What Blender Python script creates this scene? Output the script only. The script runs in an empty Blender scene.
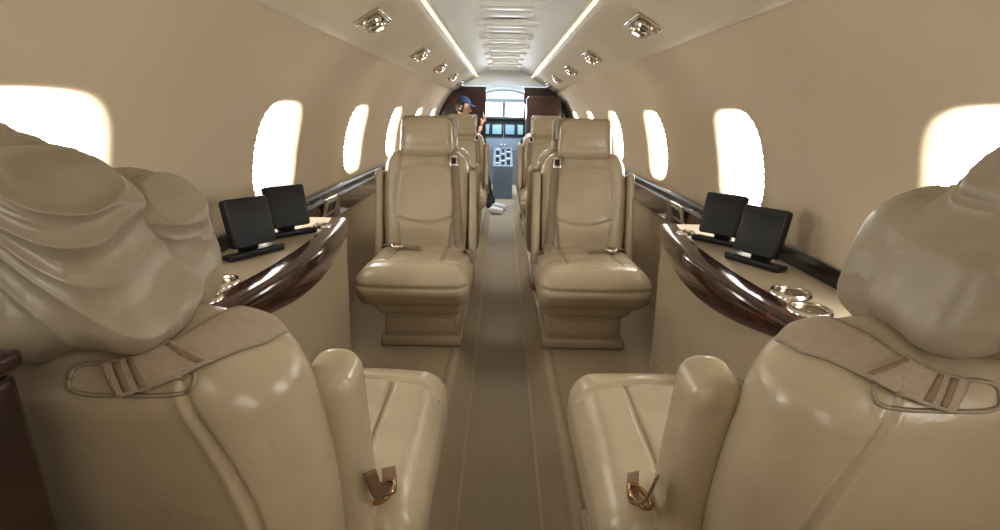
import bpy, bmesh, math, random
from mathutils import Vector, Matrix, noise, Euler
from mathutils.bvhtree import BVHTree
random.seed(4)
scene = bpy.context.scene
COL = scene.collection
PI = math.pi

# ------------------------------------------------------------ materials
def new_mat(name):
    m = bpy.data.materials.new(name); m.use_nodes = True
    nt = m.node_tree; b = nt.nodes['Principled BSDF']
    return m, nt, b

def mat_basic(name, col, rough=0.5, metal=0.0, bump=0.0, scale=50, var=0.0, coat=0.0, vscale=6, sheen=0.0):
    m, nt, b = new_mat(name)
    b.inputs['Base Color'].default_value = (*col, 1)
    b.inputs['Roughness'].default_value = rough
    b.inputs['Metallic'].default_value = metal
    b.inputs['Coat Weight'].default_value = coat
    b.inputs['Coat Roughness'].default_value = 0.08
    b.inputs['Sheen Weight'].default_value = sheen
    tc = nt.nodes.new('ShaderNodeTexCoord')
    if var > 0:
        n = nt.nodes.new('ShaderNodeTexNoise'); n.inputs['Scale'].default_value = vscale; n.inputs['Detail'].default_value = 5
        r = nt.nodes.new('ShaderNodeValToRGB')
        r.color_ramp.elements[0].position = 0.3; r.color_ramp.elements[1].position = 0.7
        r.color_ramp.elements[0].color = (*[c*(1-var) for c in col], 1)
        r.color_ramp.elements[1].color = (*[min(1, c*(1+var)) for c in col], 1)
        nt.links.new(tc.outputs['Object'], n.inputs['Vector'])
        nt.links.new(n.outputs['Fac'], r.inputs['Fac'])
        nt.links.new(r.outputs['Color'], b.inputs['Base Color'])
    if bump > 0:
        n2 = nt.nodes.new('ShaderNodeTexNoise'); n2.inputs['Scale'].default_value = scale; n2.inputs['Detail'].default_value = 4
        bp = nt.nodes.new('ShaderNodeBump'); bp.inputs['Strength'].default_value = bump; bp.inputs['Distance'].default_value = 0.002
        nt.links.new(tc.outputs['Object'], n2.inputs['Vector'])
        nt.links.new(n2.outputs['Fac'], bp.inputs['Height'])
        nt.links.new(bp.outputs['Normal'], b.inputs['Normal'])
    return m

def mat_leather(name, col, rough=0.36, crease=0.35, cs=14):
    m, nt, b = new_mat(name)
    b.inputs['Roughness'].default_value = rough
    tc = nt.nodes.new('ShaderNodeTexCoord')
    n = nt.nodes.new('ShaderNodeTexNoise'); n.inputs['Scale'].default_value = 5; n.inputs['Detail'].default_value = 4
    r = nt.nodes.new('ShaderNodeValToRGB')
    r.color_ramp.elements[0].position = 0.3; r.color_ramp.elements[1].position = 0.75
    r.color_ramp.elements[0].color = (*[c*0.9 for c in col], 1)
    r.color_ramp.elements[1].color = (*[min(1, c*1.08) for c in col], 1)
    nt.links.new(tc.outputs['Object'], n.inputs['Vector']); nt.links.new(n.outputs['Fac'], r.inputs['Fac'])
    nt.links.new(r.outputs['Color'], b.inputs['Base Color'])
    v = nt.nodes.new('ShaderNodeTexVoronoi'); v.inputs['Scale'].default_value = 260; v.feature = 'DISTANCE_TO_EDGE'
    w = nt.nodes.new('ShaderNodeTexNoise'); w.inputs['Scale'].default_value = cs; w.inputs['Detail'].default_value = 3; w.inputs['Distortion'].default_value = 1.2
    nt.links.new(tc.outputs['Object'], v.inputs['Vector']); nt.links.new(tc.outputs['Object'], w.inputs['Vector'])
    b1 = nt.nodes.new('ShaderNodeBump'); b1.inputs['Strength'].default_value = 0.12; b1.inputs['Distance'].default_value = 0.0008
    b2 = nt.nodes.new('ShaderNodeBump'); b2.inputs['Strength'].default_value = crease; b2.inputs['Distance'].default_value = 0.008
    nt.links.new(v.outputs['Distance'], b1.inputs['Height'])
    nt.links.new(w.outputs['Fac'], b2.inputs['Height'])
    nt.links.new(b2.outputs['Normal'], b1.inputs['Normal'])
    nt.links.new(b1.outputs['Normal'], b.inputs['Normal'])
    return m

def mat_burl(name, c0, c1, c2, sc=16, rough=.16, dist=2.2):
    m, nt, b = new_mat(name)
    b.inputs['Roughness'].default_value = rough
    b.inputs['Coat Weight'].default_value = 0.8; b.inputs['Coat Roughness'].default_value = 0.04
    tc = nt.nodes.new('ShaderNodeTexCoord'); mp = nt.nodes.new('ShaderNodeMapping')
    mp.inputs['Scale'].default_value = (1, 0.45, 1.2)
    n = nt.nodes.new('ShaderNodeTexNoise'); n.inputs['Scale'].default_value = sc; n.inputs['Detail'].default_value = 8; n.inputs['Distortion'].default_value = dist
    r = nt.nodes.new('ShaderNodeValToRGB')
    e = r.color_ramp.elements
    e[0].position = 0.3; e[0].color = (*c0, 1)
    e[1].position = 0.72; e[1].color = (*c2, 1)
    x = e.new(0.5); x.color = (*c1, 1)
    nt.links.new(tc.outputs['Object'], mp.inputs['Vector']); nt.links.new(mp.outputs['Vector'], n.inputs['Vector'])
    nt.links.new(n.outputs['Fac'], r.inputs['Fac']); nt.links.new(r.outputs['Color'], b.inputs['Base Color'])
    return m

def mat_emit(name, col, s, pleat=False):
    m, nt, b = new_mat(name)
    b.inputs['Base Color'].default_value = (*col, 1)
    b.inputs['Emission Color'].default_value = (*col, 1)
    b.inputs['Emission Strength'].default_value = s
    if pleat:
        tc = nt.nodes.new('ShaderNodeTexCoord'); w = nt.nodes.new('ShaderNodeTexWave')
        w.bands_direction = 'Z'; w.inputs['Scale'].default_value = 12
        r = nt.nodes.new('ShaderNodeMapRange'); r.inputs['From Min'].default_value = 0.14; r.inputs['From Max'].default_value = 0.60
        r.inputs['To Min'].default_value = 0.60; r.inputs['To Max'].default_value = s
        nt.links.new(tc.outputs['Object'], w.inputs['Vector']); nt.links.new(w.outputs['Fac'], r.inputs['Value'])
        nt.links.new(r.outputs['Result'], b.inputs['Emission Strength'])
    return m

LEA = mat_leather('leather_beige', (0.50, 0.422, 0.305), 0.26, 0.22)
LEA_W = mat_leather('leather_soft', (0.35, 0.30, 0.225), 0.36, 0.35, 12)
BASE = mat_basic('seat_base_beige', (0.43, 0.36, 0.26), 0.5, bump=0.15, scale=120)
WALL = mat_basic('wall_fabric', (0.61, 0.52, 0.395), 0.6, bump=0.12, scale=220, var=0.03, vscale=2)
PSU = mat_basic('psu_panel', (0.62, 0.55, 0.43), 0.42, var=0.02)
CEIL = mat_basic('ceiling_panel', (0.74, 0.76, 0.75), 0.42, var=0.02)
CEIL2 = mat_basic('ceiling_plate', (0.90, 0.92, 0.92), 0.3)
CARP = mat_basic('aisle_carpet', (0.35, 0.295, 0.23), 0.95, bump=0.3, scale=350, var=0.04, vscale=60)
CARP2 = mat_basic('floor_carpet', (0.44, 0.365, 0.26), 0.92, bump=0.4, scale=350, var=0.05, vscale=60)
SIDE = mat_basic('side_panel', (0.475, 0.395, 0.285), 0.75, bump=0.3, scale=250, var=0.04)
LEDGE = mat_basic('ledge_top', (0.46, 0.39, 0.29), 0.4, var=0.03)
BURL = mat_burl('burl_mahogany', (0.010, 0.004, 0.003), (0.035, 0.010, 0.007), (0.10, 0.032, 0.018))
MAHO = mat_burl('dark_mahogany', (0.020, 0.007, 0.005), (0.035, 0.011, 0.008), (0.055, 0.018, 0.012), 6, .3, .6)
DARK = mat_basic('dark_trim', (0.02, 0.012, 0.01), 0.25, coat=0.4)
BLACK = mat_basic('black_plastic', (0.012, 0.012, 0.014), 0.4, var=0.1)
SCREEN = mat_basic('black_screen', (0.008, 0.009, 0.012), 0.5)
CHROME = mat_basic('chrome', (0.75, 0.72, 0.68), 0.18, metal=1.0)
CUPIN = mat_basic('cup_inner', (0.45, 0.40, 0.33), 0.25, metal=1.0)
STRAP = mat_basic('belt_webbing', (0.42, 0.345, 0.265), 0.7, bump=0.7, scale=400, var=0.05, vscale=80)
STRAP2 = mat_basic('belt_webbing_dark', (0.31, 0.24, 0.18), 0.75, bump=0.7, scale=400, var=0.05, vscale=80)
STRAPD = mat_basic('belt_brown', (0.20, 0.12, 0.07), 0.5)
STITCH = mat_basic('belt_stitch', (0.27, 0.19, 0.13), 0.7)
BRASS = mat_basic('brass', (0.55, 0.36, 0.20), 0.25, metal=1.0)
WIN = mat_emit('window_daylight', (1.0, 0.985, 0.95), 14.0, pleat=True)
STRIP = mat_emit('cove_light', (1.0, 0.78, 0.38), 2.4)
LED = mat_emit('lamp_face', (1.0, 0.9, 0.7), 2.0)

# ------------------------------------------------------------ helpers
def empty(name, loc=(0, 0, 0), rz=0.0):
    e = bpy.data.objects.new(name, None); e.location = loc; e.rotation_euler = (0, 0, rz)
    e.empty_display_size = 0.05
    COL.objects.link(e); return e

def link(name, me, mat, parent=None, loc=(0, 0, 0), rot=(0, 0, 0), smooth=True):
    o = bpy.data.objects.new(name, me); COL.objects.link(o)
    if mat is not None:
        if isinstance(mat, (list, tuple)):
            for q in mat: me.materials.append(q)
        else: me.materials.append(mat)
    if smooth:
        for p in me.polygons: p.use_smooth = True
    o.location = loc; o.rotation_euler = rot
    if parent: o.parent = parent
    return o

def mesh(name, verts, faces, mat, parent=None, loc=(0, 0, 0), rot=(0, 0, 0), smooth=True, merge=False):
    me = bpy.data.meshes.new(name); me.from_pydata([tuple(v) for v in verts], [], faces); me.update()
    bm = bmesh.new(); bm.from_mesh(me)
    if merge: bmesh.ops.remove_doubles(bm, verts=bm.verts, dist=0.0003)
    if not merge or merge == 'fix': bmesh.ops.recalc_face_normals(bm, faces=bm.faces)
    bm.to_mesh(me); bm.free()
    return link(name, me, mat, parent, loc, rot, smooth)

def pillow(name, size, r, mat, parent=None, loc=(0, 0, 0), rot=(0, 0, 0), n=(16, 10, 16), deform=None):
    hx, hy, hz = [s/2 for s in size]; r = min(r, hx*.999, hy*.999, hz*.999)
    nx, ny, nz = n
    idx = {}; V = []; F = []
    def sp(i, nn):
        return -1+2*i/nn
    def vid(i, j, k):
        key = (i, j, k)
        if key in idx: return idx[key]
        u, v, w = sp(i, nx), sp(j, ny), sp(k, nz)
        p = Vector((u*hx, v*hy, w*hz))
        q = Vector((max(-hx+r, min(hx-r, p.x)), max(-hy+r, min(hy-r, p.y)), max(-hz+r, min(hz-r, p.z))))
        d = p-q
        if d.length > 1e-9: p = q+d.normalized()*r
        if deform: p = deform(p.x/hx, p.y/hy, p.z/hz, p)
        idx[key] = len(V); V.append(p); return idx[key]
    for i in range(nx):
        for j in range(ny):
            F.append([vid(i, j, 0), vid(i, j+1, 0), vid(i+1, j+1, 0), vid(i+1, j, 0)])
            F.append([vid(i, j, nz), vid(i+1, j, nz), vid(i+1, j+1, nz), vid(i, j+1, nz)])
    for i in range(nx):
        for k in range(nz):
            F.append([vid(i, 0, k), vid(i+1, 0, k), vid(i+1, 0, k+1), vid(i, 0, k+1)])
            F.append([vid(i, ny, k), vid(i, ny, k+1), vid(i+1, ny, k+1), vid(i+1, ny, k)])
    for j in range(ny):
        for k in range(nz):
            F.append([vid(0, j, k), vid(0, j, k+1), vid(0, j+1, k+1), vid(0, j+1, k)])
            F.append([vid(nx, j, k), vid(nx, j+1, k), vid(nx, j+1, k+1), vid(nx, j, k+1)])
    return mesh(name, V, F, mat, parent, loc, rot)

def rbox(name, size, r, mat, parent=None, loc=(0, 0, 0), rot=(0, 0, 0), seg=3):
    bm = bmesh.new(); bmesh.ops.create_cube(bm, size=1)
    for v in bm.verts: v.co = Vector((v.co.x*size[0], v.co.y*size[1], v.co.z*size[2]))
    if r > 0: bmesh.ops.bevel(bm, geom=list(bm.edges), offset=r, segments=seg, affect='EDGES', profile=0.5)
    me = bpy.data.meshes.new(name); bm.to_mesh(me); bm.free()
    o = link(name, me, mat, parent, loc, rot, smooth=False)
    if r > 0:
        for p in me.polygons: p.use_smooth = True
        try:
            me.set_sharp_from_angle(angle=math.radians(50))
        except Exception: pass
    return o

def revolve(name, prof, mat, parent=None, loc=(0, 0, 0), rot=(0, 0, 0), seg=32, cap=True, sc=(1, 1)):
    V = []; F = []
    for (rr, z) in prof:
        for i in range(seg):
            a = 2*PI*i/seg; V.append((rr*math.cos(a)*sc[0], rr*math.sin(a)*sc[1], z))
    for k in range(len(prof)-1):
        for i in range(seg):
            j = (i+1) % seg; F.append([k*seg+i, k*seg+j, (k+1)*seg+j, (k+1)*seg+i])
    if cap:
        F.append([i for i in range(seg)][::-1]); F.append([(len(prof)-1)*seg+i for i in range(seg)])
    o = mesh(name, V, F, mat, parent, loc, rot)
    try: o.data.set_sharp_from_angle(angle=math.radians(40))
    except Exception: pass
    return o

def cat(pts, n):
    P = [Vector(p) for p in pts]; P = [P[0]*2-P[1]]+P+[P[-1]*2-P[-2]]
    out = []; segs = len(P)-3
    for i in range(n+1):
        t = i/n*segs; k = min(int(t), segs-1); t -= k
        a, b, c, d = P[k:k+4]
        out.append(0.5*((2*b)+(c-a)*t+(2*a-5*b+4*c-d)*t*t+(3*b-a-3*c+d)*t**3))
    return out

def grid_strip(name, rows, mat, parent, th=.003):
    m = len(rows[0]); V = [v for r_ in rows for v in r_]; F = []
    for i in range(len(rows)-1):
        for j in range(m-1):
            a = i*m+j; F.append([a, a+1, a+m+1, a+m])
    o = mesh(name, V, F, mat, parent)
    so = o.modifiers.new('so', 'SOLIDIFY'); so.thickness = th; so.offset = 0
    return o

def strap(name, pts, wdirs, width, mat, parent=None, n=36, th=0.003):
    C = cat(pts, n); W = cat(wdirs, n); m = 6
    rows = []
    for i, c in enumerate(C):
        w = W[i].normalized()*width/2
        rows.append([c+w*(-1+2*j/m) for j in range(m+1)])
    return grid_strip(name, rows, mat, parent, th)

def tube(name, pts, r, mat, parent=None, n=24, seg=8, loc=(0, 0, 0), rot=(0, 0, 0), rf=None):
    C = cat(pts, n); V = []; F = []
    for i, c in enumerate(C):
        t = (C[min(i+1, n)]-C[max(i-1, 0)]).normalized()
        up = Vector((0, 0, 1)) if abs(t.z) < .95 else Vector((1, 0, 0))
        a = t.cross(up).normalized(); b = t.cross(a)
        rr = r*(rf(i/n) if rf else 1)
        for k in range(seg):
            g_ = 2*PI*k/seg; V.append(c+a*math.cos(g_)*rr+b*math.sin(g_)*rr)
    for i in range(n):
        for k in range(seg):
            F.append([i*seg+k, i*seg+(k+1) % seg, (i+1)*seg+(k+1) % seg, (i+1)*seg+k])
    F.append(list(range(seg))); F.append([n*seg+k for k in range(seg)])
    return mesh(name, V, F, mat, parent, loc, rot)

def g(x, c, w): return math.exp(-((x-c)/w)**2)

def profile_strip(name, pts, y0, y1, mat, parent=None, ny=2, smooth=True, th=0.0):
    V = []; F = []; m = len(pts)
    for j in range(ny+1):
        y = y0+(y1-y0)*j/ny
        for (x, z) in pts: V.append((x, y, z))
    for j in range(ny):
        for i in range(m-1):
            a = j*m+i; F.append([a, a+1, a+m+1, a+m])
    o = mesh(name, V, F, mat, parent, smooth=smooth)
    if th:
        s = o.modifiers.new('so', 'SOLIDIFY'); s.thickness = th; s.offset = 0
    return o

# ------------------------------------------------------------ cabin shell
CZ, R = 0.72, 0.885
Y0, Y1 = -1.02, 6.70
PH0, PH1, PHC = math.radians(-8), math.radians(45.6), math.radians(13.2)
def wpt(side, y, ph, off=0.0):
    rr = R+off
    return Vector((side*rr*math.cos(ph), y, CZ+rr*math.sin(ph)))

def wall_side(side, name):
    V = []; F = []; PV = []; PF = []
    HB = 0.515
    c0 = 0.895 if side < 0 else 0.855
    centers = [c0+1.03*k for k in range(-2, 6)]
    for yc in centers:
        a0, a1, b0, b1 = -HB, HB, PH0-PHC, PH1-PHC
        angs = [2*PI*i/96 for i in range(96)]
        for cx in (a0, a1):
            for cy in (b0, b1): angs.append(math.atan2(cy*R, cx) % (2*PI))
        angs = sorted(set(angs))
        hw, hh = 0.178, 0.186
        levels = [(0.0, .030), (0.0, .010), (0.05, 0.001), (0.09, -0.003), (0.14, -0.003), (0.20, 0.0), (0.4, 0), (0.6, 0), (0.8, 0), (1, 0)]
        base = len(V); na = len(angs); nl = len(levels)
        pb = len(PV)
        ex = 3.4
        for (t, off) in levels:
            for a in angs:
                ca, sa = math.cos(a), math.sin(a)
                rr = 1/((abs(ca)/hw)**ex+(abs(sa)/hh)**ex)**(1/ex)
                ts = []
                if ca > 1e-9: ts.append(a1/ca)
                if ca < -1e-9: ts.append(a0/ca)
                if sa > 1e-9: ts.append(b1*R/sa)
                if sa < -1e-9: ts.append(b0*R/sa)
                ro = min(ts)
                if off > 0.025: q = rr*0.95
                elif t <= .2: q = rr+0.16*t*1.0
                else:
                    q0 = rr+0.032; q = q0+(ro-q0)*(t-.2)/.8
                V.append(wpt(side, yc+q*ca, PHC+q*sa/R, off))
        for l in range(nl-1):
            for i in range(na):
                j = (i+1) % na
                F.append([base+l*na+i, base+l*na+j, base+(l+1)*na+j, base+(l+1)*na+i])
        PV.append(wpt(side, yc, PHC, .027))
        for kk in (0.5, 1.0):
            for a in angs:
                ca, sa = math.cos(a), math.sin(a)
                rr = 0.965/((abs(ca)/hw)**ex+(abs(sa)/hh)**ex)**(1/ex)*kk
                PV.append(wpt(side, yc+rr*ca, PHC+rr*sa/R, .027))
        for i in range(na):
            j = (i+1) % na
            PF.append([pb, pb+1+i, pb+1+j]); PF.append([pb+1+i, pb+1+na+i, pb+1+na+j, pb+1+j])
    yl = centers[-1]+HB
    b = len(V)
    for i in range(17):
        ph = PH0+(PH1-PH0)*i/16
        V.append(wpt(side, yl, ph)); V.append(wpt(side, 6.72, ph))
    for i in range(16): F.append([b+2*i, b+2*i+1, b+2*i+3, b+2*i+2])
    mesh(name, V, F, WALL, merge='fix')
    return centers, PV, PF

for side, nm in ((-1, 'left'), (1, 'right')):
    cs, PV, PF = wall_side(side, 'wall_'+nm)
    mesh('window_1' if side < 0 else 'window_2', PV, PF, WIN, merge='fix')
    lo = [(side*0.877, 0.61), (side*0.874, 0.45), (side*0.872, 0.25), (side*0.872, 0.0), (side*0.872, -0.05)]
    profile_strip('wall_lower_'+nm, lo, Y0-.4, Y1+.1, SIDE)
    p = [(side*0.645, 1.345), (side*0.636, 1.332), (side*0.622, 1.328), (side*0.59, 1.348), (side*0.52, 1.394), (side*0.44, 1.438), (side*0.37, 1.476), (side*0.352, 1.488), (side*0.348, 1.498), (side*0.350, 1.506), (side*0.30, 1.545)]
    profile_strip('ceiling_service_panel_'+nm, p, Y0-.4, Y1, PSU)
    profile_strip('cove_light_strip', [(side*0.3475, 1.4985), (side*0.343, 1.502), (side*0.337, 1.508)], Y0-.4, Y1, STRIP)
cp = []
for i in range(17):
    t = -1+2*i/16; cp.append((0.325*t, 1.575-0.055*t*t))
profile_strip('ceiling', cp, Y0-.4, Y1, CEIL)
cpl = empty('ceiling_access_panels')
y = 0.5
k = 0
while y < 6.4:
    w = 0.36 if k % 2 == 0 else 0.26
    rbox('panel_%d' % k, (w, 0.20 if k % 2 == 0 else 0.09, 0.018), 0.008, CEIL2, cpl, (0, y, 1.560 if k % 2 == 0 else 1.565))
    if k % 2 == 0:
        rbox('panel_slot_%d' % k, (w*0.72, 0.022, 0.012), 0.005, CEIL, cpl, (0, y, 1.549))
    y += 0.26; k += 1

# floor
HA = 0.125; HP = 0.20; ZA = -0.12
profile_strip('floor', [(-HA-.02, ZA-.002), (HA+.02, ZA-.002)], Y0-.4, 8.6, CARP, smooth=False)
for side, nm in ((-1, 'left'), (1, 'right')):
    pts = [(side*0.875, 0.0), (side*(HP+.012), 0.0), (side*(HP+.003), -0.003), (side*HP, -0.012), (side*(HA+.01), ZA+.004), (side*(HA), ZA)]
    profile_strip('floor_platform_'+nm, pts, Y0-.4, Y1, CARP2, smooth=False)
    profile_strip('trim_1' if side < 0 else 'trim_2', [(side*(HP+.04), 0.002), (side*(HP+.036), .006), (side*(HP+.008), .006), (side*(HP+.001), .0), (side*(HP-.004), -0.012)], Y0-.4, Y1, BASE)

bw = []
for i in range(49):
    a = -PI/2+2*PI*i/48; bw.append((0.92*math.cos(a), Y0, 0.78+0.92*math.sin(a)))
mesh('wall_aft', bw[:-1], [list(range(48))], WALL, smooth=False)

# ------------------------------------------------------------ side consoles
for side, nm in ((-1, 'left'), (1, 'right')):
    con = empty('side_console', (0, 0, 0))
    V = []; F = []; N = 60; M = 16
    ya, yb = 0.93, 2.0
    XB = 0.870
    def fx(t): return 0.632-0.056*math.sin(PI*min(1, max(0, t)))**0.8
    def hh(t): return 0.016+0.048*math.sin(PI*min(1, max(0, t*0.93+0.04)))
    for i in range(N+1):
        t = i/N; yy = ya+(yb-ya)*t
        x0 = fx(t); h = hh(t)
        for j in range(M+1):
            a = PI*j/M
            xx = x0+0.030*(1-math.sin(a)**0.7)
            zz = 0.660-h*(1-math.cos(a))*0.9
            if j == 0: xx = x0+0.07
            if j == M: xx = x0+0.10
            V.append((side*xx, yy, zz))
    for i in range(N):
        for j in range(M):
            a = i*(M+1)+j; F.append([a, a+1, a+M+2, a+M+1])
    F.append(list(range(M+1))); F.append([N*(M+1)+j for j in range(M+1)])
    mesh('burl_edge', V, F, BURL, con)
    V = []; F = []
    for i in range(N+1):
        t = i/N; yy = ya+(yb-ya)*t
        for xx, zz in ((fx(t)+0.05, 0.652), (fx(t)+0.058, 0.657), (0.80, 0.657), (XB, 0.657)):
            V.append((side*xx, yy, zz))
    for i in range(N):
        for j in range(3):
            a = i*4+j; F.append([a, a+1, a+5, a+4])
    mesh('ledge_top', V, F, LEDGE, con)
    profile_strip('face_panel', [(side*0.655, 0.64), (side*0.655, 0.57), (side*0.662, 0.3), (side*0.668, 0.10), (side*0.668, 0.085), (side*0.665, 0.08), (side*0.664, 0.0)], 0.93, 2.02, SIDE, con, smooth=False)
    rbox('end_panel', (0.20, 0.02, 0.62), 0.004, SIDE, con, (side*0.765, 2.01, 0.32))
    rbox('end_panel_aft', (0.20, 0.02, 0.62), 0.004, SIDE, con, (side*0.765, 0.94, 0.33))
    for (cx, cy) in ((0.695, 1.065), (0.715, 1.180), (0.68, 1.83)):
        rr = 0.045 if cy < 1.5 else 0.032
        revolve('cup_rim', [(rr*.84, .660), (rr*.86, .667), (rr, .667), (rr*1.08, .662), (rr*1.1, .657)], CHROME, con, (side*cx, cy, 0), cap=False)
        revolve('cup_bowl', [(rr*.85, .6645), (rr*.80, .660), (rr*.5, .6585), (rr*.1, .658)], CUPIN, con, (side*cx, cy, 0), cap=False)
    profile_strip('rail_wood', [(side*XB, 0.668), (side*0.845, 0.668), (side*0.838, 0.660), (side*0.838, 0.565), (side*0.845, 0.556), (side*0.865, 0.556)], 2.02, 6.6, BURL, con, smooth=False)
    profile_strip('rail_strip', [(side*XB, 0.702), (side*0.866, 0.700), (side*0.858, 0.690), (side*0.856, 0.664), (side*0.86, 0.655)], -1.0, 6.6, DARK, con, smooth=False)
    tl = math.radians(-18)
    rbox('switch_bezel', (0.014, 0.15, 0.095), 0.005, CHROME, con, (side*.825, 2.34, .64), (0, side*tl, 0))
    rbox('switch_plate', (0.016, 0.130, 0.077), 0.004, LEDGE, con, (side*.823, 2.34, .64), (0, side*tl, 0))
    for q in (-1, 0, 1):
        rbox('button_%d' % (q+2), (0.02, 0.028, 0.045), 0.003, BLACK, con, (side*.822, 2.34+q*0.038, .64), (0, side*tl, 0))
    for (mx, my, ang) in ((0.755, 1.44, 60), (0.748, 1.69, 48)):
        e = empty('monitor', (side*mx, my, 0.657), side*math.radians(-ang))
        e.scale = (.94, .94, .94)
        W, H = 0.145, 0.150
        T = (math.radians(-12), 0, 0)
        rbox('casing', (W, 0.040, H), 0.010, BLACK, e, (0, 0, 0.108), T)
        rbox('screen', (W-.022, 0.004, H-.022), 0.001, SCREEN, e, (0, -0.021, 0.103), T)
        rbox('rear_bulge', (W*.7, 0.04, H*.65), 0.012, BLACK, e, (0, 0.030, 0.103), T)
        rbox('stand', (0.055, 0.030, 0.05), 0.004, BLACK, e, (0, 0.02, 0.028), (math.radians(8), 0, 0))
        rbox('foot', (0.19, 0.050, 0.016), 0.006, BLACK, e, (0, -0.01, 0.010))
        tube('hinge', [(-0.09, -0.03, .016), (0, -0.032, .016), (.09, -0.03, .016)], 0.009, BLACK, e)

# ------------------------------------------------------------ overhead vents / reading lights
def psu_unit(side, y):
    x, z = 0.505, 1.401
    e = empty('air_vent_unit', (side*x, y, z)); tilt = math.atan2(0.13, 0.24)
    e.rotation_euler = (0, side*tilt, 0)
    e.scale = (1.25, 1.25, 1.25)
    rbox('bezel', (0.088, 0.165, 0.012), 0.0055, CHROME, e, (0, 0, -.004))
    rbox('insert', (0.072, 0.149, 0.010), 0.004, CUPIN, e, (0, 0, -.0065))
    for q in (-1, 1):
        revolve('nozzle_%d' % (q+2), [(0.029, -0.006), (0.030, -0.017), (0.025, -0.023), (0.017, -0.024), (0.014, -0.014), (0.001, -0.014)], CHROME, e, (0, q*0.037, 0), cap=False, seg=24)
        revolve('lens_%d' % (q+2), [(0.012, -0.0205), (0.008, -0.025), (0.001, -0.026)], BLACK if q < 0 else LED, e, (0, q*0.037, 0), cap=False, seg=14)
    revolve('button', [(0.006, -.010), (.006, -.016), (.001, -.017)], BLACK, e, (.024, 0, 0), cap=False, seg=10)
for side in (-1, 1):
    for y in (0.95, 2.05, 3.15, 4.1, 5.15, 6.1): psu_unit(side, y)

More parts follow.
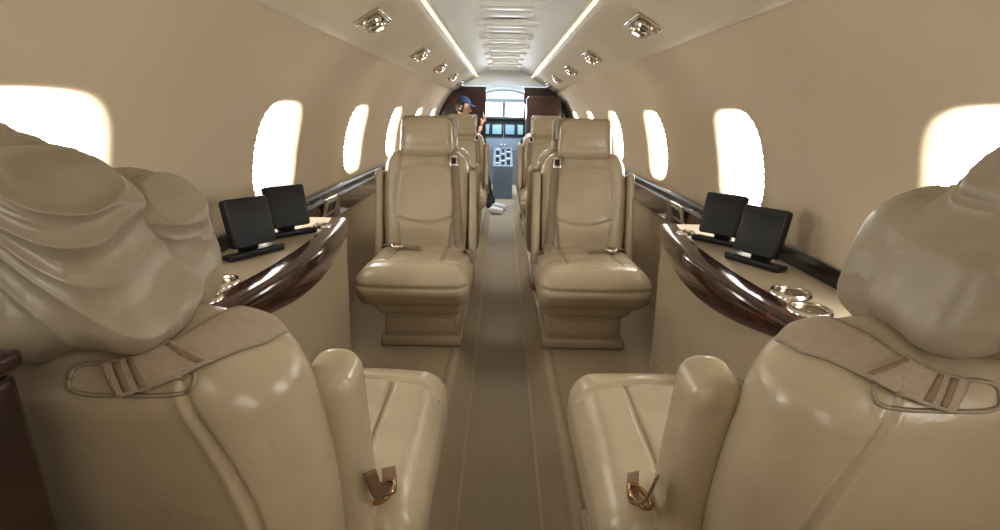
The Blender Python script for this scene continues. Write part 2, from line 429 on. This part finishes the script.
# ------------------------------------------------------------ seats
def make_seat(x, y, fwd, near=False, seed=0):
    """local frame: seat faces -Y, floor z=0"""
    e = empty('passenger_seat', (x, y, 0), PI if fwd else 0)
    inb = (1 if x < 0 else -1)*(-1 if fwd else 1)
    N = 1.5 if near else 1.0
    gd = .015 if near else .011
    def cush(u, v, w, p):
        q = p.copy()
        if w > 0:
            k = max(0, w)
            q.z += k*(0.030*(1-u**4)*(1-v**4)-0.012*(v+1)/2)
            q.z += 0.008*g(v, -0.62, 0.30)*k
            gr = gd*g(p.y, -0.165+0.02*u*u, 0.007)*(1 if abs(u) < .97 else 0)
            if p.y > -0.165: gr = max(gr, gd*.9*g(abs(p.x), .125, 0.006))
            q.z -= gr*k
            q.z += noise.noise(Vector((p.x*9+x*7, p.y*9+y*3, 0)))*.004*k
        if v < -0.5:
            q.y -= 0.022*(1-w*w)*(-v-.5)*2*(1-u**4)
            q.y += 0.010*g(p.z, 0.03, 0.007)*(-v-.5)*2
        q.x *= 1+0.02*(1-w*w)
        if w < 0: q.y += 0.05*(-w)*max(0, -v)
        return q
    pillow('seat_cushion', (0.50, 0.56, 0.175), 0.06, LEA, e, (0, -0.02 if not near else -.055, 0.308), (0, 0, 0), (int(60*N), int(60*N), 24), cush)
    def skirt(u, v, w, p):
        q = p.copy(); k = (w+1)/2
        q.x = q.x*(0.80+0.20*k)+inb*.02*(1-k)
        if v < 0: q.y += 0.07*max(0, 1-k)**1.3*(-v)
        return q
    pillow('seat_skirt', (0.47, 0.50, 0.13), 0.03, LEA, e, (0, 0.0, 0.222), (0, 0, 0), (18, 18, 10), skirt)
    rbox('seat_base', (0.36, 0.40, 0.17), 0.02, BASE, e, (inb*.025, 0.03, 0.095))
    rbox('base_plinth', (0.39, 0.45, 0.05), 0.015, BASE, e, (inb*.025, 0.03, 0.027))
    rbox('base_panel', (0.30, 0.012, 0.07), 0.004, SIDE, e, (inb*.025, -0.171, 0.11))
    tilt = math.radians(-13 if not near else -10)
    R_ = x > 0
    bx = -inb*(0.120 if R_ else 0.085) if near else 0.0
    BW, BT, BH = (0.47, 0.17, 0.54) if near else (0.455, 0.15, 0.56)
    def back(u, v, w, p):
        q = p.copy()
        s = 1.0
        if near:
            if w > -.2: s -= 0.18*((w+.2)/1.2)**2.5
        elif w > 0.2: s -= 0.10*((w-.2)/.8)**2
        if w < -0.3: s -= 0.04*((-w-.3)/.7)
        q.x *= s
        if near:
            if w > 0: q.z -= 0.050*(abs(u)**2.4)*w*w
        elif w > 0.3: q.z -= 0.035*(abs(u)**3)*((w-.3)/.7)
        if v < 0:
            k = -v
            if near: k *= (1-max(0, w)**2)
            q.y -= k*(0.030*g(w, -0.45, 0.35)*(1-u*u)+0.024*g(abs(u), 0.80, 0.16))
            cx = 0.135+0.015*math.cos(w*2.0)
            gr = 0.015*g(abs(p.x), cx, 0.007)*(1 if w < .93 else 0)
            zz = -0.085-0.030*(1-(p.x/0.14)**2)
            if abs(p.x) < cx: gr = max(gr, 0.017*g(p.z, zz, 0.008))
            zz2 = 0.165+0.02*(1-(p.x/0.14)**2)
            if abs(p.x) < cx: gr = max(gr, 0.008*g(p.z, zz2, 0.006))
            q.y += gr*k
            q.y += noise.noise(Vector((p.x*8+x*7, p.z*8, y*3)))*.005*k
        else:
            k = v
            q.y += k*(0.026*(1-u**4)*(1-w*w*.6))
            if near:
                cx = 0.172-0.05*max(0, w)**2-.035*max(0, -w)
                fd = 1 if w < .75 else max(0, (1-w)/.25)
                q.y -= fd*k*0.0075*g(abs(p.x), cx, 0.0035)
                q.y += fd*k*0.0025*g(abs(p.x), cx-.010, 0.006)
        if near:
            q.y += noise.noise(Vector((p.x*6+seed, p.y*6, p.z*5)))*0.006
        return q
    bl = Vector((bx, 0.285 if not near else .30, 0.615 if not near else .572))
    bk = pillow('seat_back', (BW, BT, BH), 0.06 if not near else .083, LEA, e, bl, (tilt, 0, 0), (int(66*N), 16 if not near else 26, int(66*N)), back)
    if not near:
        def head(u, v, w, p):
            q = p.copy()
            if v < 0: q.y -= 0.014*(1-u*u)*(1-w*w)
            q.x *= 1-0.05*w
            q.z += 0.01*(1-u*u)*w
            q.y += 0.004*g(w, -.45, .06)*(-v)
            return q
        pillow('headrest', (0.270, 0.105, 0.190), 0.04, LEA, e, (0, 0.310, 0.948), (math.radians(-6), 0, 0), (28, 12, 22), head)
        pillow('headrest_cover', (0.285, 0.075, 0.13), 0.03, LEA_W, e, (0, 0.385, 0.990), (math.radians(-6), 0, 0), (20, 10, 14))
    else:
        O = -inb
        def folds(p, freq, sd, amp):
            ax, az = O*0.05, 0.18
            dx, dz = p.x-ax, az-p.z
            th = math.atan2(dx, dz); rad = math.hypot(dx, dz)
            warp = noise.noise(Vector((p.x*6+sd, p.y*6, p.z*6)))*0.45
            n1 = noise.noise(Vector((th*freq+warp+sd*3.3, rad*2.2+sd, p.y*4)))
            n2 = noise.noise(Vector((th*freq*1.9+warp*2+7.7, rad*4+sd, p.y*6+3)))
            r1 = max(0, 1-abs(n1)*2.7)**1.5
            r2 = max(0, 1-abs(n2)*3.6)**1.6
            fade = min(1, rad/.12)
            return amp*fade*(r1+.33*r2-.3)
        def hood(u, v, w, p):
            q = p.copy()
            k = (1-w)/2
            q.x *= 0.84+0.24*k
            q.x += O*0.03*(1-k)
            q.y *= 0.82+0.32*k
            n = Vector((u**3, v**3*1.2, w**5))
            if n.length > 0: n.normalize()
            f = noise.noise(Vector((p.x*6+seed*3, p.y*6, p.z*7)))*0.006
            q += n*(f+folds(p, 2.8 if seed == 0 else 2.2, seed*5.0+1.3, .014 if seed == 0 else .010))
            if w < -0.5: q += n*0.010*((-w-.5)/.5)*math.sin(u*5+seed*2)
            inu = u*inb
            if w > -0.2:
                if seed == 0: q.z -= 0.042*max(0, (inu+.1)/1.1)**1.3*(w+.2)/1.2
                else: q.z -= 0.095*max(0, (inu-.2)/.8)*(w+.2)/1.2
            if w > 0: q.z += 0.006*(1-u*u)*w
            if v > 0:
                q.y += (-0.008*g(p.x*O, .045, .004)+.005*g(p.x*O, .034, .008))*v
                if seed == 1: q.y += (-0.008*g(p.x*O, -.06, .004)+.005*g(p.x*O, -.05, .008))*v
            return q
        pillow('headrest_cover', (0.250, 0.14, 0.230 if seed == 0 else .285), 0.040, LEA_W, e, (bx+O*.036, 0.378, 0.934 if seed == 0 else .968), (math.radians(-8), 0, 0), (150, 70, 120), hood)
        def flap(u, v, w, p):
            q = p.copy(); k = (1-w)/2
            n = Vector((u**3, v**3, w**5)); 
            if n.length > 0: n.normalize()
            q.x *= .86+.18*k
            inu = u*inb
            if w > 0: q.z -= .022*((inu+1)/2)**1.5*w
            q += n*(noise.noise(Vector((p.x*8+seed*7, p.y*9, p.z*8)))*0.006+folds(p, 2.6, seed*4+9, .009))
            return q
        pillow('headrest', (0.220, 0.13, 0.20), 0.05, LEA_W, e, (bx+O*.022, 0.285, 0.905), (math.radians(-6), 0, 0), (90, 50, 80), flap)
    for sx in (-1, 1):
        def pad(u, v, w, p):
            q = p.copy()
            q.y *= 1-0.12*w
            q.x *= 1+0.05*(1-v*v)
            return q
        if near:
            px = inb*(.122 if R_ else .137) if sx == inb else -inb*.29
            pillow('armrest_%d' % (1 if sx < 0 else 2), (0.076 if not R_ else .080, 0.12, 0.46), 0.034, LEA, e, (px, 0.205, 0.487), (math.radians(-8), 0, 0), (14, 18, 36), pad)
        else:
            pillow('armrest_%d' % (1 if sx < 0 else 2), (0.040, 0.12, 0.48), 0.018, LEA, e, (sx*0.243, 0.25, 0.545), (math.radians(-12), 0, 0), (10, 14, 30), pad)
    mt = Matrix.Translation(bl) @ Euler((tilt, 0, 0)).to_matrix().to_4x4()
    bvh = BVHTree.FromPolygons([mt @ v.co for v in bk.data.vertices], [tuple(p.vertices) for p in bk.data.polygons])
    def hit(o_, d_, off):
        d_ = Vector(d_).normalized()
        h = bvh.ray_cast(Vector(o_), d_)
        if h[0] is None: return None
        nn = h[1] if h[1].dot(d_) < 0 else -h[1]
        return h[0]+nn*off
    if not near:
        rows = []
        for i in range(25):
            t = i/24
            pz = .865-.44*t
            row = []
            for j in range(5):
                px = inb*(.148+.028*t)+.042*(j/4-.5)
                h = hit((px, -1, pz), (0, 1, 0), .006)
                row.append(h)
            if all(r is not None for r in row): rows.append(row)
        if len(rows) > 3: grid_strip('shoulder_belt', rows, STRAP2, e)
        a_ = rows[-1][2] if rows else Vector((inb*.18, .12, .46))
        strap('belt_lower', [a_+Vector((0, -.002, .01)), a_+Vector((inb*.02, -.02, -.04)), (inb*.235, .06, .415), (inb*.258, .04, .36)], [(1, 0, 0), (1, 0, 0), (1, .8, 0), (0, 1, 0)], .038, STRAP2, e, n=16)
        b_ = rows[1][2] if rows else Vector((inb*.16, .2, .86))
        rbox('belt_buckle', (0.044, 0.014, 0.060), 0.005, CHROME, e, b_+Vector((0, -.006, -.01)), (math.radians(-16), 0, 0))
        rbox('belt_tongue', (0.024, 0.016, 0.032), 0.004, BLACK, e, b_+Vector((0, -.009, -.01)), (math.radians(-16), 0, 0))
    else:
        I = inb
        def top(px, s, off):
            ang = math.radians(5)+s/.145
            d = Vector((0, -math.cos(ang), -math.sin(ang)))
            c = Vector((bx+px, .345, .727))
            return hit(c-d*.6, d, off)
        def shoulder_strip(name, cps, width, off, mat, m=8, n=60, th=.0035, ends=(0, 1)):
            C = cat([(a, b, 0) for a, b in cps], n)
            rows = []
            for i in range(int(ends[0]*n), int(ends[1]*n)+1):
                t = (C[min(i+1, n)]-C[max(i-1, 0)]).normalized(); w_ = Vector((-t.y, t.x, 0))
                row = [top(C[i].x+w_.x*width*(j/m-.5), C[i].y+w_.y*width*(j/m-.5), off) for j in range(m+1)]
                if all(r is not None for r in row): rows.append(row)
            if len(rows) > 2: grid_strip(name, rows, mat, e, th)
            return rows
        sh_ = .018 if seed == 0 else .026
        path = [(I*(.028+sh_), .078), (I*(.068+sh_), .098), (I*(.106+sh_*.5), .13), (I*.135, .18), (I*.149, .25), (I*.154, .34)]
        rows = shoulder_strip('shoulder_belt', path, .054, .005, STRAP)
        shoulder_strip('belt_fold', path, .057, .010, STRAP, ends=(0.0, .42))
        for st_ in (.06, .12, .37):
            shoulder_strip('belt_stitching', path, .046, .0125, STITCH, ends=(st_, st_+.034), th=.0008)
        def sup(c, p_): return (abs(c)**p_)*(1 if c > 0 else -1)
        lp = []
        for i in range(41):
            a = 2*PI*i/40
            h = top(I*(.045+sh_)+.066*sup(math.cos(a), .5), .080+.026*sup(math.sin(a), .5), .001)
            if h is not None: lp.append(h)
        if len(lp) > 10: tube('belt_slot_rim', lp, 0.0028, LEA_W, e, n=120, seg=8)
        # buckle held between the shoulder and the stowed armrest
        hb = hit((bx+I*.6, .19, .725), (-I, 0, 0), .020)
        if hb is not None:
            hb = hb+Vector((I*.012, 0, .010))
            rbox('belt_plate', (0.040, 0.010, 0.034), 0.004, CHROME, e, hb, (math.radians(-25), 0, I*-.3))
            rbox('belt_plate_slot', (0.024, 0.013, 0.008), 0.002, BLACK, e, hb, (math.radians(-25), 0, I*-.3))
            strap('belt_side', [hb+Vector((-I*.036, .03, .030)), hb+Vector((-I*.012, .008, .006)), hb+Vector((-I*.008, .004, -.05)), hb+Vector((-I*.008, -.006, -.14))], [(I*.5, 1, 0)]*4, .030, STRAP, e, n=20)
        yy0 = .180
        tube('belt_loop', [(I*(.190+.020*math.cos(a)), yy0+.026*math.sin(a), .424+.012*math.cos(a)) for a in [2*PI*i/12 for i in range(13)]], 0.0045, BRASS, e, n=48)
        strap('belt_tail', [(I*.188, .245, .52), (I*.195, .228, .46), (I*.203, .195, .430), (I*.196, .155, .424), (I*.185, .115, .422)], [(.5, .8, .3), (.5, .8, .3), (.8, .5, 0), (.9, .3, 0), (.9, .3, 0)], 0.026, STRAPD, e, n=24)
    if not near:
        strap('lap_belt', [(inb*-.22, .16, .405), (inb*-.15, .10, .425), (inb*-.06, .04, .43), (inb*.0, .02, .43)], [(0, 1, 0), (-.3, 1, 0), (.3, 1, 0), (0, 1, 0)], 0.036, STRAP2, e, n=20)
        rbox('lap_buckle', (0.062, 0.045, 0.018), 0.006, CHROME, e, (inb*-.12, .03, .438), (0.1, 0.05, inb*.5))
        rbox('lap_buckle_cap', (0.034, 0.03, 0.02), 0.005, STRAPD, e, (inb*-.12, .03, .440), (0.1, 0.05, inb*.5))
    return e

SX = 0.405
make_seat(-SX, 0.92, True, True, 0)
make_seat(0.436, 0.92, True, True, 1)
make_seat(-SX, 2.36, False)
make_seat(SX+.01, 2.36, False)
make_seat(-SX, 3.25, True)
make_seat(SX, 3.25, True)
make_seat(-SX, 4.72, False)
make_seat(SX, 4.62, False)
make_seat(SX, 5.50, True)

cab = empty('side_cabinet')
rbox('cabinet_body', (0.35, 0.37, 0.83), 0.012, MAHO, cab, (-0.650, 0.245, 0.42))
rbox('cabinet_top', (0.358, 0.38, 0.02), 0.006, MAHO, cab, (-0.650, 0.245, 0.845))

# ------------------------------------------------------------ forward bulkhead, cockpit
def bulk(side, nm, xi, ztop):
    pts = []
    pts.append((side*xi, -0.12)); pts.append((side*xi, ztop))
    for i in range(14):
        ph = math.asin((ztop-CZ)/.88)*(1-i/13)+math.radians(-40)*i/13
        pts.append((side*.88*math.cos(ph), CZ+.88*math.sin(ph)))
    pts.append((side*.66, -.12))
    n = len(pts)
    V = [(px, 6.62, pz) for px, pz in pts]+[(px, 6.70, pz) for px, pz in pts]
    F = [list(range(n)), list(range(n, 2*n))]+[[i, (i+1) % n, n+(i+1) % n, n+i] for i in range(n)]
    mesh('wall_forward_'+nm, V, F, MAHO, smooth=False)
bulk(-1, 'left', 0.23, 1.38)
bulk(1, 'right', 0.25, 1.38)
gc = empty('galley_cabinet')
rbox('body', (0.38, 0.50, 1.26), 0.01, MAHO, gc, (0.47, 6.34, 0.635))
rbox('door_upper', (0.02, 0.44, 0.55), 0.006, MAHO, gc, (0.275, 6.34, .97))
rbox('door_lower', (0.02, 0.44, 0.58), 0.006, MAHO, gc, (0.275, 6.34, 0.36))
rbox('handle', (0.014, 0.08, 0.014), 0.004, CHROME, gc, (0.262, 6.34, 0.67))
hp = []
for i in range(13):
    t = -1+2*i/12; hp.append((0.88*t, 1.38+0.02*math.cos(t*PI/2)))
top_ = [(0.88*(1-2*i/12), 1.62) for i in range(13)]
allp = hp+top_
mesh('wall_forward_header', [(a, 6.64, b) for a, b in allp]+[(a, 6.70, b) for a, b in allp],
     [list(range(26)), list(range(26, 52))]+[[i, (i+1) % 26, 26+(i+1) % 26, 26+i] for i in range(26)], CEIL, smooth=False)

CKG = mat_basic('cockpit_gray', (0.26, 0.28, 0.30), 0.6, var=0.05)
CKL = mat_basic('cockpit_liner', (0.68, 0.72, 0.76), 0.6)
PANEL = mat_basic('instrument_board', (0.22, 0.26, 0.30), 0.5)
SCR1 = mat_emit('display_blue', (0.12, 0.20, 0.27), 0.9)
SCR2 = mat_emit('display_green', (0.15, 0.25, 0.27), 0.8)
KEY = mat_basic('knob_light', (0.55, 0.58, 0.60), 0.5)
SKYM = mat_emit('windshield_daylight', (0.88, 0.95, 1.0), 14.0)
ck = []
for i in range(25):
    a = PI*i/24; ck.append((0.80*math.cos(a), 0.75+0.66*math.sin(a)))
ck = [(0.78, -0.12)]+ck+[(-0.78, -0.12)]
profile_strip('cockpit_ceiling', ck, 6.70, 8.72, CKL)
mesh('wall_nose', [(-.9, 8.7, -.2), (.9, 8.7, -.2), (.9, 8.7, .98), (-.9, 8.7, .98)], [[0, 1, 2, 3]], CKG, smooth=False)
ws = empty('windshield')
for q in (-1, 1):
    mesh('pane_%d' % (q+2), [(q*.03, 8.62, .98), (q*.66, 8.45, .98), (q*.60, 8.30, 1.20), (q*.03, 8.42, 1.24)], [[0, 1, 2, 3]], SKYM, ws, smooth=False)
rbox('center_post', (0.05, 0.05, 0.34), 0.01, CKG, ws, (0, 8.50, 1.10), (math.radians(32), 0, 0))
rbox('brow', (1.2, 0.30, 0.05), 0.02, CKL, ws, (0, 8.40, 1.25))
ip = empty('instrument_panel')
pillow('glareshield', (1.36, 0.30, 0.06), 0.025, BLACK, ip, (0, 8.06, 0.985), (0, 0, 0), (20, 8, 6))
rbox('panel_board', (1.34, 0.06, 0.48), 0.01, PANEL, ip, (0, 8.02, 0.73), (math.radians(-8), 0, 0))
for i, cx in enumerate((-0.50, -0.29, -0.10, 0.10, 0.29, 0.50)):
    w = 0.175
    rbox('display_frame_%d' % i, (w+.01, 0.02, 0.195), 0.005, BLACK, ip, (cx, 7.978, 0.82), (math.radians(-8), 0, 0))
    rbox('display_%d' % i, (w-.035, 0.008, 0.14), 0.002, SCR1 if i % 2 else SCR2, ip, (cx, 7.966, 0.825), (math.radians(-8), 0, 0))
    for q in range(4):
        rbox('display_key_%d_%d' % (i, q), (0.02, 0.01, 0.012), 0.002, KEY, ip, (cx-.055+.037*q, 7.965, 0.738), (math.radians(-8), 0, 0))
for r_ in range(4):
    for c_ in range(16):
        if (r_*7+c_*3) % 5 == 0: continue
        rbox('switch_%d_%d' % (r_, c_), (0.028, 0.02, 0.020), 0.004, KEY if (r_+c_) % 3 else BLACK, ip, (-0.42+c_*0.056, 7.995+0.006*r_, 0.68-0.045*r_), (math.radians(-8), 0, 0))
ped = empty('center_pedestal')
V = [(-.14, 7.2, -.12), (.14, 7.2, -.12), (.14, 7.93, -.12), (-.14, 7.93, -.12), (-.14, 7.25, .34), (.14, 7.25, .34), (.14, 7.93, .56), (-.14, 7.93, .56)]
mesh('body', V, [[0, 1, 2, 3], [4, 5, 6, 7], [0, 1, 5, 4], [1, 2, 6, 5], [2, 3, 7, 6], [3, 0, 4, 7]], PANEL, ped, smooth=False)
for i in range(7):
    for j in range(3):
        rbox('key_%d_%d' % (i, j), (0.050, 0.045, 0.02), 0.004, KEY if (i*2+j) % 3 == 0 else BLACK, ped, (-.08+.08*j, 7.33+.08*i, .375+.0259*i), (math.radians(18), 0, 0))
for q in (-1, 1):
    tube('throttle_%d' % (q+2), [(q*.025, 7.70, .48), (q*.025, 7.68, .56), (q*.025, 7.65, .62)], 0.012, KEY, ped)
for q in (-1, 1):
    yk = empty('control_yoke', (q*0.42, 7.72, 0.60))
    tube('column', [(0, .25, 0), (0, .1, 0), (0, 0, 0)], 0.02, BLACK, yk)
    tube('wheel', [(-.14, -.02, .10), (-.15, 0, .02), (-.08, 0, -.03), (0, 0, -.02), (.08, 0, -.03), (.15, 0, .02), (.14, -.02, .10)], 0.014, BLACK, yk)
    ps = empty('pilot_seat', (q*0.47, 7.15, -0.10))
    pillow('cushion', (0.42, 0.44, 0.12), 0.04, CKG, ps, (0, 0.02, 0.36), (0, 0, 0), (12, 12, 6))
    pillow('back', (0.40, 0.12, 0.58), 0.05, CKG, ps, (0, -0.22, 0.70), (math.radians(8), 0, 0), (12, 6, 14))
    pillow('head', (0.22, 0.09, 0.16), 0.04, CKG, ps, (0, -0.28, 1.06), (0, 0, 0), (10, 6, 8))
    rbox('pedestal', (0.30, 0.36, 0.32), 0.02, BLACK, ps, (0, 0.02, 0.15))
mesh('floor_cockpit', [(-.8, 6.66, -.121), (.8, 6.66, -.121), (.8, 8.7, -.121), (-.8, 8.7, -.121)], [[0, 1, 2, 3]], CARP2, smooth=False)

# ------------------------------------------------------------ side seat + person
bench = empty('side_facing_seat', (-0.60, 6.18, 0))
pillow('cushion', (0.44, 0.50, 0.14), 0.05, LEA, bench, (0.02, 0, 0.35), (0, 0, 0), (18, 18, 8))
pillow('back', (0.09, 0.50, 0.50), 0.04, LEA, bench, (-0.175, 0, 0.66), (0, math.radians(-4), 0), (8, 18, 18))
rbox('base', (0.36, 0.42, 0.30), 0.02, BASE, bench, (0.03, 0, 0.15))

SKIN = mat_basic('skin', (0.48, 0.26, 0.18), 0.5, var=0.05)
SHIRT = mat_basic('red_sleeve_shirt', (0.18, 0.05, 0.05), 0.8, var=0.1)
JEAN = mat_basic('dark_trousers', (0.04, 0.045, 0.06), 0.85, var=0.15)
SHOE = mat_basic('white_shoe', (0.78, 0.78, 0.80), 0.5)
HAIR = mat_basic('dark_hair', (0.02, 0.014, 0.01), 0.6, bump=.5, scale=200)
CAP = mat_basic('blue_cap', (0.025, 0.04, 0.10), 0.8)

def skinned(name, pts, edges, parent, mats, labelf, root=0, sub=2):
    me = bpy.data.meshes.new(name); me.from_pydata([p[:3] for p in pts], edges, [])
    o = bpy.data.objects.new(name, me); COL.objects.link(o)
    md = o.modifiers.new('sk', 'SKIN'); md.use_smooth_shade = True
    for i, sv in enumerate(me.skin_vertices[0].data):
        rr = pts[i][3]
        sv.radius = rr if isinstance(rr, tuple) else (rr, rr)
        sv.use_root = (i == root)
    sb = o.modifiers.new('ss', 'SUBSURF'); sb.levels = sub; sb.render_levels = sub
    dg = bpy.context.evaluated_depsgraph_get(); dg.update()
    m2 = bpy.data.meshes.new_from_object(o.evaluated_get(dg))
    bpy.data.objects.remove(o)
    m2.materials.clear()
    for m in mats: m2.materials.append(m)
    for p in m2.polygons:
        p.use_smooth = True; p.material_index = labelf(p.center)
    o2 = bpy.data.objects.new(name, m2); COL.objects.link(o2); o2.parent = parent
    return o2

per = empty('seated_person', (-0.60, 6.16, -0.006)); per.scale = (.93, .93, .93)
P = [(0.0, 0, .55, .12), (0.02, 0, .68, (.12, .14)), (0.05, 0, .82, (.115, .15)), (0.08, 0, .95, (.10, .15)), (0.10, 0, 1.04, .055), (0.115, 0, 1.11, .05),
     (0.09, -.17, .96, .055), (0.20, -.22, .77, .042), (0.27, -.20, .74, .036), (0.36, -.07, 1.00, .026),
     (0.09, .17, .96, .055), (0.20, .22, .77, .042), (0.27, .20, .74, .036), (0.36, .07, 1.00, .026),
     (0.05, -.09, .52, .085), (0.36, -.12, .50, .062), (0.39, -.12, .45, .056), (0.46, -.10, .02, .038),
     (0.05, .09, .52, .085), (0.36, .13, .50, .062), (0.39, .13, .45, .056), (0.50, .18, .02, .038)]
E = [(0, 1), (1, 2), (2, 3), (3, 4), (4, 5), (3, 6), (6, 7), (7, 8), (8, 9), (3, 10), (10, 11), (11, 12), (12, 13),
     (0, 14), (14, 15), (15, 16), (16, 17), (0, 18), (18, 19), (19, 20), (20, 21)]
def lab(c):
    if c.z > 1.045 and abs(c.y) < .06 and c.x < .22: return 1
    if c.x > .33 and c.z > .93: return 1
    if c.z < .60: return 2
    return 0
skinned('body', P, E, per, [SHIRT, SKIN, JEAN], lab)
def headf():
    V = []; F = []; nu, nv = 32, 24
    for j in range(nv+1):
        th = PI*j/nv
        for i in range(nu):
            a = 2*PI*i/nu
            x, y, z = math.sin(th)*math.cos(a), math.sin(th)*math.sin(a), math.cos(th)
            X, Y, Z = x*.098, y*.076, z*.118
            if z < 0: X *= 1-0.20*(-z) if x > 0 else 1-0.45*(-z); Y *= 1-0.30*(-z)
            if x > 0:
                X += .026*g(y, 0, .14)*g(z, -.12, .20)
                X -= .010*(g(y, .38, .16)+g(y, -.38, .16))*g(z, .06, .14)
                X += .007*g(y, 0, .3)*g(z, -.48, .07)-.005*g(y, 0, .3)*g(z, -.40, .03)
                X += .010*g(y, 0, .3)*g(z, -.78, .15)
            V.append((X, Y, Z))
    for j in range(nv):
        for i in range(nu):
            F.append([j*nu+i, j*nu+(i+1) % nu, (j+1)*nu+(i+1) % nu, (j+1)*nu+i])
    return V, F
hd = empty('head_joint', (0.13, 0, 1.215)); hd.parent = per; hd.rotation_euler = (0, math.radians(14), math.radians(-18))
hv, hf = headf(); mesh('head', hv, hf, SKIN, hd, merge='fix')
for q in (-1, 1):
    revolve('eye_%d' % (q+2), [(0.001, .011), (.008, .008), (.011, 0), (.008, -.008), (.001, -.011)], KEY, hd, (0.078, q*.029, .007), seg=12)
    revolve('pupil_%d' % (q+2), [(0.001, .005), (.004, .003), (.005, 0), (.004, -.003), (.001, -.005)], BLACK, hd, (0.0865, q*.029, .006), seg=8)
    pillow('ear_%d' % (q+2), (.032, .014, .058), .006, SKIN, hd, (-.005, q*.075, 0), (0, .15, q*.3), (6, 4, 8))
LIP = mat_basic('lips', (0.42, 0.13, 0.11), 0.45)
pillow('mouth', (.010, .042, .012), .005, LIP, hd, (0.084, 0, -.052), (0, 0, 0), (4, 8, 4))
hv2 = [(x*1.09-.006, y*1.09, z*1.07+.004) for x, y, z in hv]
hfz = [f for f in hf if all((hv2[i][0] < .035 and hv2[i][2] > -.07) or hv2[i][2] > .055 for i in f)]
mesh('hair', hv2, hfz, HAIR, hd, merge='fix')
hv3 = [(x*1.12-.006, y*1.12, z*1.10+.008) for x, y, z in hv]
hfc = [f for f in hf if all(hv3[i][2] > .06 for i in f)]
mesh('cap', hv3, hfc, CAP, hd, merge='fix')
pillow('cap_brim', (.08, .12, .008), .003, CAP, hd, (.120, 0, .060), (0, .15, 0), (8, 10, 3), lambda u, v, w, p: Vector((p.x*(1-.3*v*v), p.y, p.z-.012*v*v)))
for q in (-1, 1):
    pts = [(0.36, q*.07, 1.00, .022), (0.372, q*.055, 1.035, (.016, .028)), (0.382, q*.048, 1.075, (.014, .030))]
    skinned('hand_%d' % (q+2), pts, [(0, 1), (1, 2)], per, [SKIN], lambda c: 0)
    for fi in range(4):
        L = (.9, 1.0, .95, .75)[fi]; oz = 1.055+.019*(fi)
        fp = [(0.378, q*.050, oz, .009), (0.405, q*.046, oz+.004, .0085), (0.415, q*(.046-.026*L), oz+.004, .008), (0.408, q*(.046-.044*L), oz+.002, .007)]
        skinned('finger_%d_%d' % (fi+1, q+2), fp, [(0, 1), (1, 2), (2, 3)], per, [SKIN], lambda c: 0, sub=1)
    skinned('thumb_%d' % (q+2), [(0.368, q*.055, 1.045, .011), (0.355, q*.040, 1.07, .010), (0.360, q*.022, 1.09, .008)], [(0, 1), (1, 2)], per, [SKIN], lambda c: 0, sub=1)
rbox('phone', (0.010, 0.075, 0.15), 0.004, BLACK, per, (0.385, 0, 1.095), (0, -.1, 0))
for (sx_, sy_) in ((0.46, -.10), (0.50, .18)):
    def sh(u, v, w, p):
        q = p.copy()
        if u > 0: q.z -= (w+1)/2*.035*u; q.y *= 1-.25*u*u
        return q
    pillow('shoe', (.28, .10, .10), .035, SHOE, per, (sx_+.06, sy_, -.068), (0, 0, 0), (16, 8, 8), sh)
    tube('trouser_leg', [(sx_, sy_, .06), (sx_, sy_, .0), (sx_, sy_, -.04)], 0.048, JEAN, per, n=6, seg=14)

# ------------------------------------------------------------ lights
def area(name, loc, rot, size, power, col):
    l = bpy.data.lights.new(name, 'AREA'); l.shape = 'RECTANGLE'; l.size, l.size_y = size
    l.energy = power; l.color = col
    o = bpy.data.objects.new(name, l); o.location = loc; o.rotation_euler = rot; COL.objects.link(o); return o
area('aft_fill_light', (0, -0.45, 1.54), (0, 0, 0), (0.4, 0.4), 2.4, (1, .92, .80))  # unseen fill added behind the camera to light the near seat backs
area('entry_daylight_fill', (0, 5.9, 1.54), (0, 0, 0), (0.3, 0.5), 13, (.80, .90, 1))  # added cool fill standing in for entry door daylight on the forward ceiling
area('cockpit_fill_light', (0, 7.4, 1.36), (0, 0, 0), (0.5, 0.5), 16, (.82, .92, 1))  # extra fill added to brighten the cockpit, not a fitted lamp

w = bpy.data.worlds.new('world'); scene.world = w; w.use_nodes = True
w.node_tree.nodes['Background'].inputs[0].default_value = (0.8, 0.9, 1, 1)
w.node_tree.nodes['Background'].inputs[1].default_value = 1.0

# ------------------------------------------------------------ camera
cam = bpy.data.cameras.new('camera'); cam.lens = 18.0; cam.sensor_width = 36; cam.clip_start = 0.02
co = bpy.data.objects.new('camera', cam); COL.objects.link(co)
M = Matrix.Rotation(math.radians(73), 4, 'X') @ Matrix.Rotation(math.radians(1.1), 4, 'Z')
co.matrix_world = Matrix.Translation((-0.013, 0, 1.08)) @ M
scene.camera = co
scene.view_settings.view_transform = 'Standard'
scene.view_settings.exposure = 0.27
scene.view_settings.gamma = 0.87
